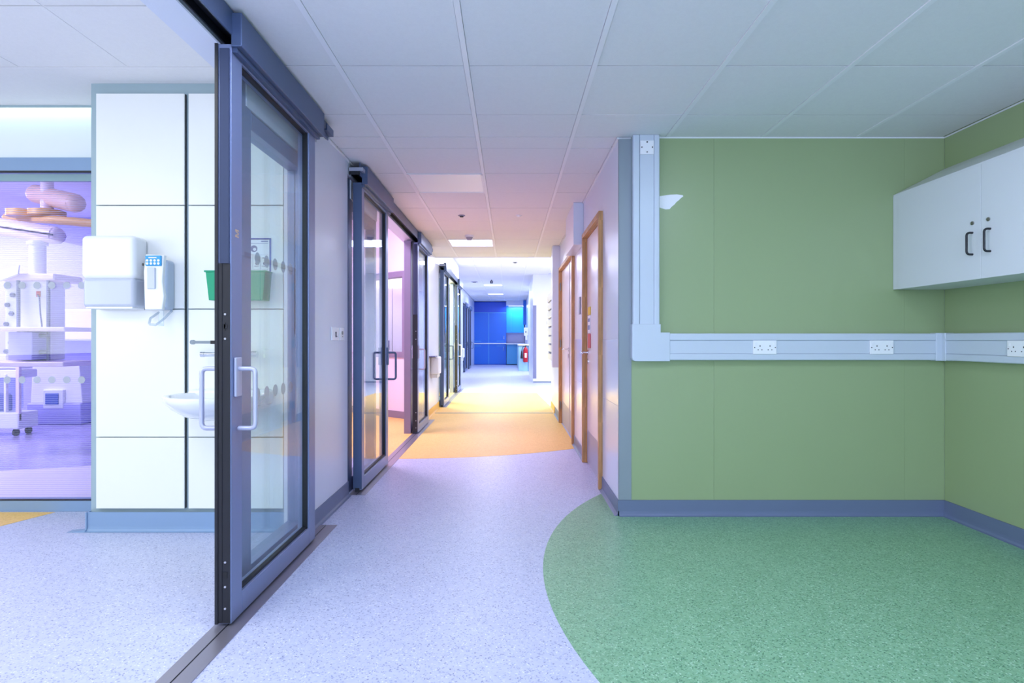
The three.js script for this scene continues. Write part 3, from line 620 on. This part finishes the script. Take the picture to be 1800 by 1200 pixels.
{
  const t = thing('hand_gel_station', 'small white hand gel box on the wall past the third sliding door', 'hand gel dispenser', [XL, .72, 8.9]);
  part('box', R(XL, XL + .12, .60, .86, 8.7, 9.05, .02), M.plastic, t); part('shelf', R(XL, XL + .09, .86, .875, 8.55, 8.8, .004), M.guardFar, t); part('tray', R(XL, XL + .1, .55, .6, 8.72, 9.03, .01), M.trimWhite, t);
  const r = one('wall_rail', 'thin grey vertical strip on the wall past the third door', 'wall strip', R(XL, XL + .02, 1.1, 2.0, 8.3, 8.34, .004), M.guardFar);
}
{
  const t = thing('hand_gel_station', 'tiny white dispenser on the far left wall before the blue cupboards', 'hand gel dispenser', [-1.53, .6, 18.3]);
  part('box', R(-1.55, -1.38, .55, .85, 18.2, 18.45, .04), M.plastic, t); part('nozzle', R(-1.52, -1.42, .45, .56, 18.25, 18.4, .02), M.trimWhite, t);
}

// ---------------------------------------------------------------- right wall: timber doors
function hinge(parent, y, d) { part('hinge', [C(XR - .012, y, d, .008, .1), B(XR - .008, XR - .004, y - .05, y + .05, d - .03, d + .03)], M.lock, parent); }
function lever(parent, y, d, s) {
  const h = part('handle', bent([[XR + .01, y, d], [XR - .055, y, d], [XR - .055, y - .005, d + s * .12]], .009, .015), M.chrome, parent); part('rose', [C(XR + .008, y, d, .026, .01, 'x'), C(XR + .008, y - .08, d, .024, .01, 'x')], M.chrome, h);
}
function doorSet(n, [d0, d1], leaves, near) {
  const t = structure('door_' + n, [XR, 0, (d0 + d1) / 2]), j = .042, xo = XR - .032;
  part('door_frame', R(xo, XR + .12, 0, DOORTOP, d0, d0 + j, .003, 1), M.wood, t); part('door_frame', R(xo, XR + .12, 0, DOORTOP, d1 - j, d1, .003, 1), M.wood, t);
  part('door_frame', R(xo, XR + .12, DOORTOP - j, DOORTOP, d0 + j, d1 - j, .003, 1), M.wood, t);
  for (const [a, b, hingeAt, handleAt] of leaves) {
    const l = part('door_leaf', R(XR + .012, XR + .055, .008, DOORTOP - j - .004, a, b, .002, 1), M.doorFace, t, 'pale laminate door leaf');
    part('kick_plate', B(XR + .009, XR + .0125, .02, .30, a + .02, b - .02), M.kick, l);
    part('lipping', [B(XR + .0105, XR + .0125, .01, DOORTOP - j - .006, a, a + .008), B(XR + .0105, XR + .0125, .01, DOORTOP - j - .006, b - .008, b)], M.wood, l);
    if (handleAt) lever(l, 1.0, handleAt, Math.sign((a + b) / 2 - handleAt) * .9);
    for (const y of [.24, 1.06, 1.82]) hinge(l, y, hingeAt);
  }
  return t;
}
doorSet(1, door1, [[4.446, 5.374, 4.44, 5.30]]);
part('meeting_strip', B(XR + .008, XR + .0125, .01, 2.02, 6.915, 6.94), M.kick, doorSet(2, door2, [[6.346, 6.93, 6.345, null], [6.936, 7.934, 7.94, 7.02]]));
{
  const t = thing('door_sign', 'yellow and white sign stacked over a red one on the first timber door', 'sign', [XR + .01, 1.05, 5.2]);
  part('yellow_panel', R(XR + .005, XR + .012, 1.33, 1.40, 5.14, 5.29, .002), M.yellowSign, t); part('white_panel', R(XR + .005, XR + .012, 1.17, 1.325, 5.14, 5.29, .002), M.paper, t); part('red_panel', R(XR + .005, XR + .012, 1.04, 1.165, 5.14, 5.29, .002), M.redSign, t);
  part('print', [B(XR + .004, XR + .006, 1.27, 1.30, 5.16, 5.27), B(XR + .004, XR + .006, 1.2, 1.24, 5.16, 5.27)], M.screenBlue, t);
}
one('wall_plaque', 'small grey upright plaque between the two timber doors', 'plaque', R(XR - .012, XR, 1.36, 1.53, 5.75, 5.83, .003), M.kick);
one('boxed_duct', 'white boxed duct under the ceiling between the two timber doors', 'duct', R(.60, XR, 2.0, CEIL, 5.54, 6.28, .004), M.wall);
one('boxed_riser', 'tall white boxed casing hung on the wall past the double door', 'casing', R(.59, XR, .735, CEIL, 8.09, 8.3, .006), M.wall);
{
  const t = thing('leaflet_rack', 'tall rack of many small leaflet pockets on the far right wall', 'leaflet rack', [XR, .78, 9.1]);
  part('backboard', R(XR - .012, XR - .0015, .78, 1.9, 8.45, 9.75, .003), M.trimWhite, t);
  for (let j = 0; j < 8; j++) {
    const y = .8 + j * .13;
    part('pocket', ext([[0, 0], [0, .004], [-.054, .004], [-.060, .1], [-.063, .1], [-.058, 0]], 1.2, g => g.translate(XR - .012, y, -9.72)), M.trimWhite, t);
    for (let i = 0; i < 4; i++) part('leaflet', B(XR - .056, XR - .046, y + .005, y + .125, 8.56 + i * .29, 8.78 + i * .29), [M.kick, M.guardFar, M.skirting, M.guardFar][(i + j) % 4], t);
  }
}
// corner guards
function guard(label, x, y0, y1, d, w, mat) { return one('corner_guard', label, 'corner guard', [R(x, x + w, y0, y1, d - .004, d, .0015, 1), R(x - .004, x, y0, y1, d - .004, d + .014, .0015, 1)], mat); }
guard('tall blue grey corner guard where the corridor meets the green wall', XR + .001, .1, CEIL - .012, BD, .078, M.guard);
guard('grey corner guard on the white wall at the side bay', .621, .1, 2.0, 15.4, .085, M.guardFar);
guard('small grey corner guard by the fire extinguisher', .70, .08, 2.02, 20.9, .08, M.guardFar);

// ---------------------------------------------------------------- bay: trunking, sockets, cupboard, torn patch
{
  const d1 = BD, d0 = BD - .055, y0 = .985, y1 = 1.153, xa = (1113 - 895) * 3.70 / FOCAL, xb = (1160 - 895) * 3.70 / FOCAL;
  const t = thing('cable_trunking', 'white dado trunking across the green back wall and up to the ceiling', 'cable trunking', [1.7, .985, BD]);
  const xe = (1177 - 895) * 3.7 / FOCAL, xr = (1646 - 895) * 3.70 / FOCAL;
  const prof = (lo, hi) => [[lo + .0, 0], [hi, 0], [hi, .04], [hi - .012, .052], [hi - .045, .052], [hi - .045, .049], [lo + .045, .049], [lo + .045, .052], [lo + .012, .052], [lo, .04]];
  part('base_channel', [B(xe - .01, BX1 - .052, y0 + .002, y1 - .002, d0 + .008, d1), R(xe - .01, xr + .01, y1 - .045, y1, d0, d1 - .005, .008, 3), R(xe - .01, xr + .01, y0, y0 + .042, d0, d1 - .005, .008, 3)], M.trunk, t);
  part('cover_strip', B(xe, xr, y0 + .0435, y1 - .0465, d0 + .004, d0 + .01), M.trunk, t);
  part('groove', [B(xe, xr, y0 + .042, y0 + .0435, d0 + .006, d0 + .009), B(xe, xr, y1 - .0465, y1 - .045, d0 + .006, d0 + .009)], M.line, t);
  part('base_channel', [B(xa + .002, xb - .002, y1, CEIL, d0 + .008, d1), R(xa, xa + .043, y1 + .03, CEIL, d0, d1 - .005, .008, 3), R(xb - .036, xb, y1 + .03, CEIL, d0, d1 - .005, .008, 3)], M.trunk, t);
  part('cover_strip', B(xa + .0445, xb - .0375, y1 + .03, CEIL - .001, d0 + .004, d0 + .01), M.trunk, t);
  part('groove', [B(xa + .043, xa + .0445, y1 + .03, CEIL, d0 + .006, d0 + .009), B(xb - .0375, xb - .036, y1 + .03, CEIL, d0 + .006, d0 + .009)], M.line, t);
  const s = new THREE.Shape(); s.moveTo(xa + .022, y0 - .003); s.lineTo(xe, y0 - .003); s.lineTo(xe, y1 + .003); s.lineTo(xb + .003, y1 + .003); s.lineTo(xb + .003, y1 + .055); s.lineTo(xa - .003, y1 + .055); s.lineTo(xa - .003, y0 + .02); s.quadraticCurveTo(xa - .003, y0 - .003, xa + .022, y0 - .003);
  part('corner_piece', ext(s, .05, g => g.translate(0, 0, -BD + .004), .003), M.trunk, t);
  // inside corner and the return along the right wall
  part('corner_piece', [R(xr, BX1 - .052, y0 - .003, y1 + .003, d0 - .003, d1, .003), R(BX1 - .058, BX1 - .002, y0 - .003, y1 + .003, BD - .085, BD - .0, .003)], M.trunk, t);
  const x1 = BX1 - .002, x0 = BX1 - .055;
  part('base_channel', [B(x0 + .008, x1, y0 + .002, y1 - .002, -2, BD - .08), R(x0, x1 - .005, y1 - .045, y1, -2, BD - .08, .008, 3), R(x0, x1 - .005, y0, y0 + .042, -2, BD - .08, .008, 3)], M.trunk, t);
  part('cover_strip', B(x0 + .004, x0 + .01, y0 + .0435, y1 - .0465, -2, BD - .085), M.trunk, t);
  part('groove', [B(x0 + .006, x0 + .009, y0 + .042, y0 + .0435, -2, BD - .085), B(x0 + .006, x0 + .009, y1 - .0465, y1 - .045, -2, BD - .085)], M.line, t);
  // double sockets
  const socket = (label, x, d, face) => {
    const y = 1.066, w = .146, h = .086, k = thing('double_socket', label, 'socket', face === 'z' ? [x, y - h / 2, d] : [x, y - h / 2, d]);
    const pos = (u, v, z) => face === 'z' ? [x + u, y + v, d - z] : [x - z, y + v, d - u];
    const bx = (u0, u1, v0, v1, z0, z1, r) => face === 'z' ? R(x + u0, x + u1, y + v0, y + v1, d - z1, d - z0, r) : R(x - z1, x - z0, y + v0, y + v1, d - u1, d - u0, r);
    part('plate', bx(-w / 2, w / 2, -h / 2, h / 2, 0, .010, .003), M.socket, k);
    for (const s of [-1, 1]) {
      part('rocker', bx(s * .058 - .007, s * .058 + .007, .012, .032, .009, .0125, .002), M.socket, k);
      part('pin_holes', [bx(s * .031 - .003, s * .031 + .003, .004, .013, .0095, .0106, .0005), bx(s * .031 - .0145, s * .031 - .0085, -.018, -.012, .0095, .0106, .0005), bx(s * .031 + .0085, s * .031 + .0145, -.018, -.012, .0095, .0106, .0005)], M.dark, k);
      part('screw', bx(s * .064 - .003, s * .064 + .003, -.004, .002, .0095, .0108, .0005), M.dark, k);
    }
  };
  socket('double white socket in the back wall trunking nearer the vertical trunking', (1345.5 - 895) * 3.69 / FOCAL, d0 + .004, 'z');
  socket('double white socket in the back wall trunking nearer the green corner', (1551.5 - 895) * 3.69 / FOCAL, d0 + .004, 'z');
  socket('double white socket in the trunking on the right green wall', x0 + .004, 3.14, 'x');
  const k = thing('data_outlet', 'square white outlet plate high on the vertical trunking', 'outlet', [(1138 - 895) * 3.69 / FOCAL, 2.27, d0]);
  const ox = (1138 - 895) * 3.69 / FOCAL, oy = EYE + (596.5 - 258) * 3.69 / FOCAL;
  part('plate', R(ox - .043, ox + .043, oy - .043, oy + .043, d0 - .006, d0 + .006, .003), M.socket, k);
  part('screw', [C(ox - .033, oy + .0, d0 - .0065, .004, .003, 'z', 10), C(ox + .033, oy, d0 - .0065, .004, .003, 'z', 10), C(ox, oy + .032, d0 - .0065, .005, .003, 'z', 10), C(ox, oy - .03, d0 - .0065, .004, .003, 'z', 10)], M.dark, k);
}
{
  const px = u => (u - 895) * BD / FOCAL, py = v => EYE - (v - 596.5) * BD / FOCAL;
  const pts = [[1158, 345], [1165, 344], [1178, 342], [1190, 341.6], [1200, 343], [1201, 345], [1197, 348], [1193, 352], [1189, 355], [1186, 359], [1181, 363], [1177, 367.5], [1170, 368], [1163, 366], [1158, 364]].map(([u, v]) => [px(u), py(v)]);
  one('torn_patch', 'torn white scrap stuck on the green wall beside the vertical trunking', 'paper scrap', ext(pts, .0008, g => g.translate(0, 0, -BD + .0002)), M.paper);
}
{
  const xf = 2.425, yb = 1.43, yt = 2.015, dA_ = 3.70, dB = 3.05, dC = 2.40;
  const t = thing('wall_cupboard', 'white wall cupboard with sloping top and black handles over the green bay', 'cupboard', [2.59, yb, 3.05]);
  part('carcass', [R(xf + .02, BX1, yb, yt, dC, BD - .004, .002, 1)], M.cupboard, t);
  const sl = ext([[xf + .005, yt], [BX1, yt], [BX1, yt + .18], [xf + .005, yt + .012]], BD - dC - .004, g => g.translate(0, 0, -BD + .004)); part('sloping_top', sl, M.cupboard, t);
  part('filler_strip', R(xf + .004, xf + .03, yb, yt, dA_, BD - .003, .001, 1), M.cupboard, t);
  for (const [a, b, s] of [[dB + .0012, dA_ - .001, -1], [dC, dB - .0012, 1]]) {
    const l = part('door', R(xf, xf + .019, yb - .002, yt + .001, a, b, .0015, 1), M.cupboard, t), hd = s < 0 ? dB + .10 : dB - .035;
    const hdd = s < 0 ? 1043 * (xf - .02) / (1703 - 895) : 1043 * (xf - .02) / (1734 - 895);
    part('handle', bent([[xf, 1.685, hdd], [xf - .032, 1.685, hdd], [xf - .032, 1.572, hdd], [xf, 1.572, hdd]].map(([x, y, d]) => [x, y - .012, d]), .0055, .018), M.black, l);
    const ld = s < 0 ? 1043 * xf / (1710 - 895) : 1043 * xf / (1738 - 895);
    part('lock', [C(xf - .002, 1.723, ld, .0095, .008, 'x', 20), C(xf - .006, 1.723, ld, .006, .006, 'x', 14)], M.lock, l);
  }
}

// ---------------------------------------------------------------- ceiling fittings
{
  const t = thing('smoke_detector', 'white smoke detector on the ceiling just before the lit near panel', 'smoke detector', [-.49, CEIL, 7.3]);
  part('base', C(-.49, CEIL - .012, 7.3, .055, .024), M.trimWhite, t); part('sensor_head', C(-.49, CEIL - .04, 7.3, .028, .034, 'y', 24, .045), M.kick, t);
  const disc = (label, cat, x, y, d, r, mat, nm) => { const k = thing(nm, label, cat, [x, y, d]); part('rim', C(x, y - .004, d, r, .008, 'y', 28), mat === M.dark ? M.kick : M.trimWhite, k); part('centre', C(x, y - .012, d, r * .55, .012, 'y', 20), mat, k); };
  disc('small dark sprinkler head on the pink lit ceiling', 'sprinkler', -.49, CEIL, 6.12, .035, M.dark, 'ceiling_sprinkler');
  disc('small white ceiling disc right of the dark sprinkler', 'ceiling sensor', .10, CEIL, 6.12, .03, M.white, 'ceiling_sensor');
  disc('small dark disc on the high ceiling, right of the first lit panel', 'ceiling sensor', .13, CEIL_HIGH, 13.0, .05, M.dark, 'ceiling_sensor');
  disc('wide dark grille disc on the high ceiling, left of the middle lit panel', 'ceiling vent', -1.02, CEIL_HIGH, 17.4, .1, M.dark, 'ceiling_vent');
  const s = thing('exit_sensor', 'dark square box hanging from the high ceiling', 'sensor', [-.5, CEIL_HIGH, 16.8]);
  part('stem', C(-.5, CEIL_HIGH - .02, 16.8, .012, .04), M.dark, s); part('box', R(-.54, -.46, CEIL_HIGH - .1, CEIL_HIGH - .03, 16.77, 16.83, .006), M.dark, s); part('lens', R(-.52, -.48, CEIL_HIGH - .085, CEIL_HIGH - .045, 16.762, 16.775, .003), M.kick, s);
}

// ---------------------------------------------------------------- far end: blue cupboards, counter, extinguisher
{
  const D = 26.3, x0 = -1.66, x1 = -.13, xm = -.905;
  const t = thing('tall_cupboard', 'tall dark blue double cupboard closing the end of the corridor', 'cupboard', [(x0 + x1) / 2, 0, D]);
  part('carcass', B(x0, x1, 0, CEIL_HIGH - .02, D + .02, D + .6), M.blueDark, t);
  part('top_panel', R(x0, x1, 2.31, CEIL_HIGH - .03, D, D + .02, .002, 1), M.blueDark, t);
  for (const [a, b, s] of [[x0 + .006, xm - .012, -1], [xm + .012, x1 - .006, 1]]) {
    const l = part('door', R(a, b, .03, 2.285, D, D + .02, .002, 1), M.blue, t), hx = s < 0 ? a + .1 : b - .1;
    for (const y of [1.2, .7]) part('handle', bent([[hx, y + .07, D], [hx, y + .07, D - .04], [hx, y - .07, D - .04], [hx, y - .07, D]], .014, .02), M.chrome, l);
    for (const y of [1.04, .83]) part('push_bar', R(s < 0 ? a + .08 : b - .42, s < 0 ? a + .42 : b - .08, y - .012, y + .012, D - .012, D, .003), M.cyanPale, l);
  }
  part('gap_strip', [B(xm - .012, xm + .012, .03, 2.285, D - .004, D + .018), B(x0, x1, 2.285, 2.31, D - .004, D + .018)], M.cyanPale, t);
  part('bumper_rail', R(x0, x1, .915, .955, D - .05, D, .01), M.white, t);
}
{
  const D = 26.5;
  const t = thing('wall_cupboard', 'bright cyan wall cupboard right of the tall blue doors', 'cupboard', [.3, 1.42, D]);
  part('carcass', B(-.13, .66, 1.42, 2.6, D + .02, D + .5), M.cyan, t);
  part('door', R(-.12, .09, 1.42, 2.6, D, D + .02, .002, 1), M.cyan, t); part('door', R(.1, .66, 1.42, 2.6, D, D + .02, .002, 1), M.cyan, t); part('edge', B(.09, .1, 1.5, 2.3, D - .004, D + .01), M.cyanPale, t);
  one('blue_column', 'narrow blue panel at the right end of the cyan cupboard', 'panel', R(.60, .72, 1.75, 2.78, 25.2, 25.5, .003, 1), M.blue);
  struct('trim_3', B(-.13, .75, 2.6, CEIL_HIGH, 25.8, 27), M.wall);
  struct('wall_back', B(-.13, .7, .95, 1.42, 26.9, 27), M.splash);
  ceilingLight(.3, 26.1, 2.588, 'soffitFill', 'added slim fill light over the cyan cupboard', .7, .4);  // added fill light, brightens the cyan cupboard niche
}
{
  const t = thing('counter', 'pale blue counter with white worktop and aqua end panel', 'counter', [.4, 0, 24]);
  part('base_cupboard', R(-.11, .34, .03, .90, 26.1, 26.8, .004, 1), M.cyanPale, t);
  part('end_panel', R(.34, .70, 0, .88, 20.95, 21.0, .003, 1), M.aqua, t); part('side_panel', B(.34, .36, .03, .88, 21.0, 26.1), M.aqua, t);
  part('worktop', [R(-.13, .70, .90, .94, 25.9, 26.9, .006), R(.32, .70, .90, .94, 20.9, 25.95, .006)], M.white, t);
  const k = thing('fire_extinguisher', 'red fire extinguisher with black horn hung on the counter end', 'fire extinguisher', [.575, .32, 20.85]);
  const x = .575, d = 20.85, b = lathe([[.001, 0], [.075, 0], [.082, .02], [.082, .42], [.06, .49], [.025, .52], [.02, .54]], 28); b.translate(x, .32, -d);
  part('cylinder', b, M.red, k); part('valve', [C(x, .87, d, .02, .05), R(x - .01, x + .05, .89, .91, d - .012, d + .012, .004)], M.black, k);
  part('hose', T([[x, .87, d], [x - .09, .86, d - .02], [x - .13, .76, d - .02], [x - .135, .7, d - .02]], .012), M.black, k); part('horn', C(x - .135, .58, d - .02, .045, .26, 'y', 18, .018), M.black, k);
  part('label', B(x - .03, x + .04, .48, .64, d - .085, d - .08), M.paper, k);
}
{
  const t = thing('soap_dispenser', 'white dispenser on the far wall above the fire extinguisher', 'soap dispenser', [.64, 1.2, 22]);
  part('body', R(.55, .70, 1.25, 1.55, 21.9, 22.05, .02), M.plastic, t); part('nozzle', R(.60, .68, 1.1, 1.25, 21.92, 22.0, .02), M.plastic, t); part('mark', R(.6, .63, 1.36, 1.43, 21.893, 21.9, .002), M.dark, t);
  const s = plate('wall_switch', 'small grey switch box on the white wall behind the leaflet rack', 'switch', 1.0, 1.55, 15.4, .1, .16, 'z'); part('rocker', R(.97, 1.03, 1.5, 1.6, 15.385, 15.392, .002), M.kick, s);
}
renderer.render(scene, camera);
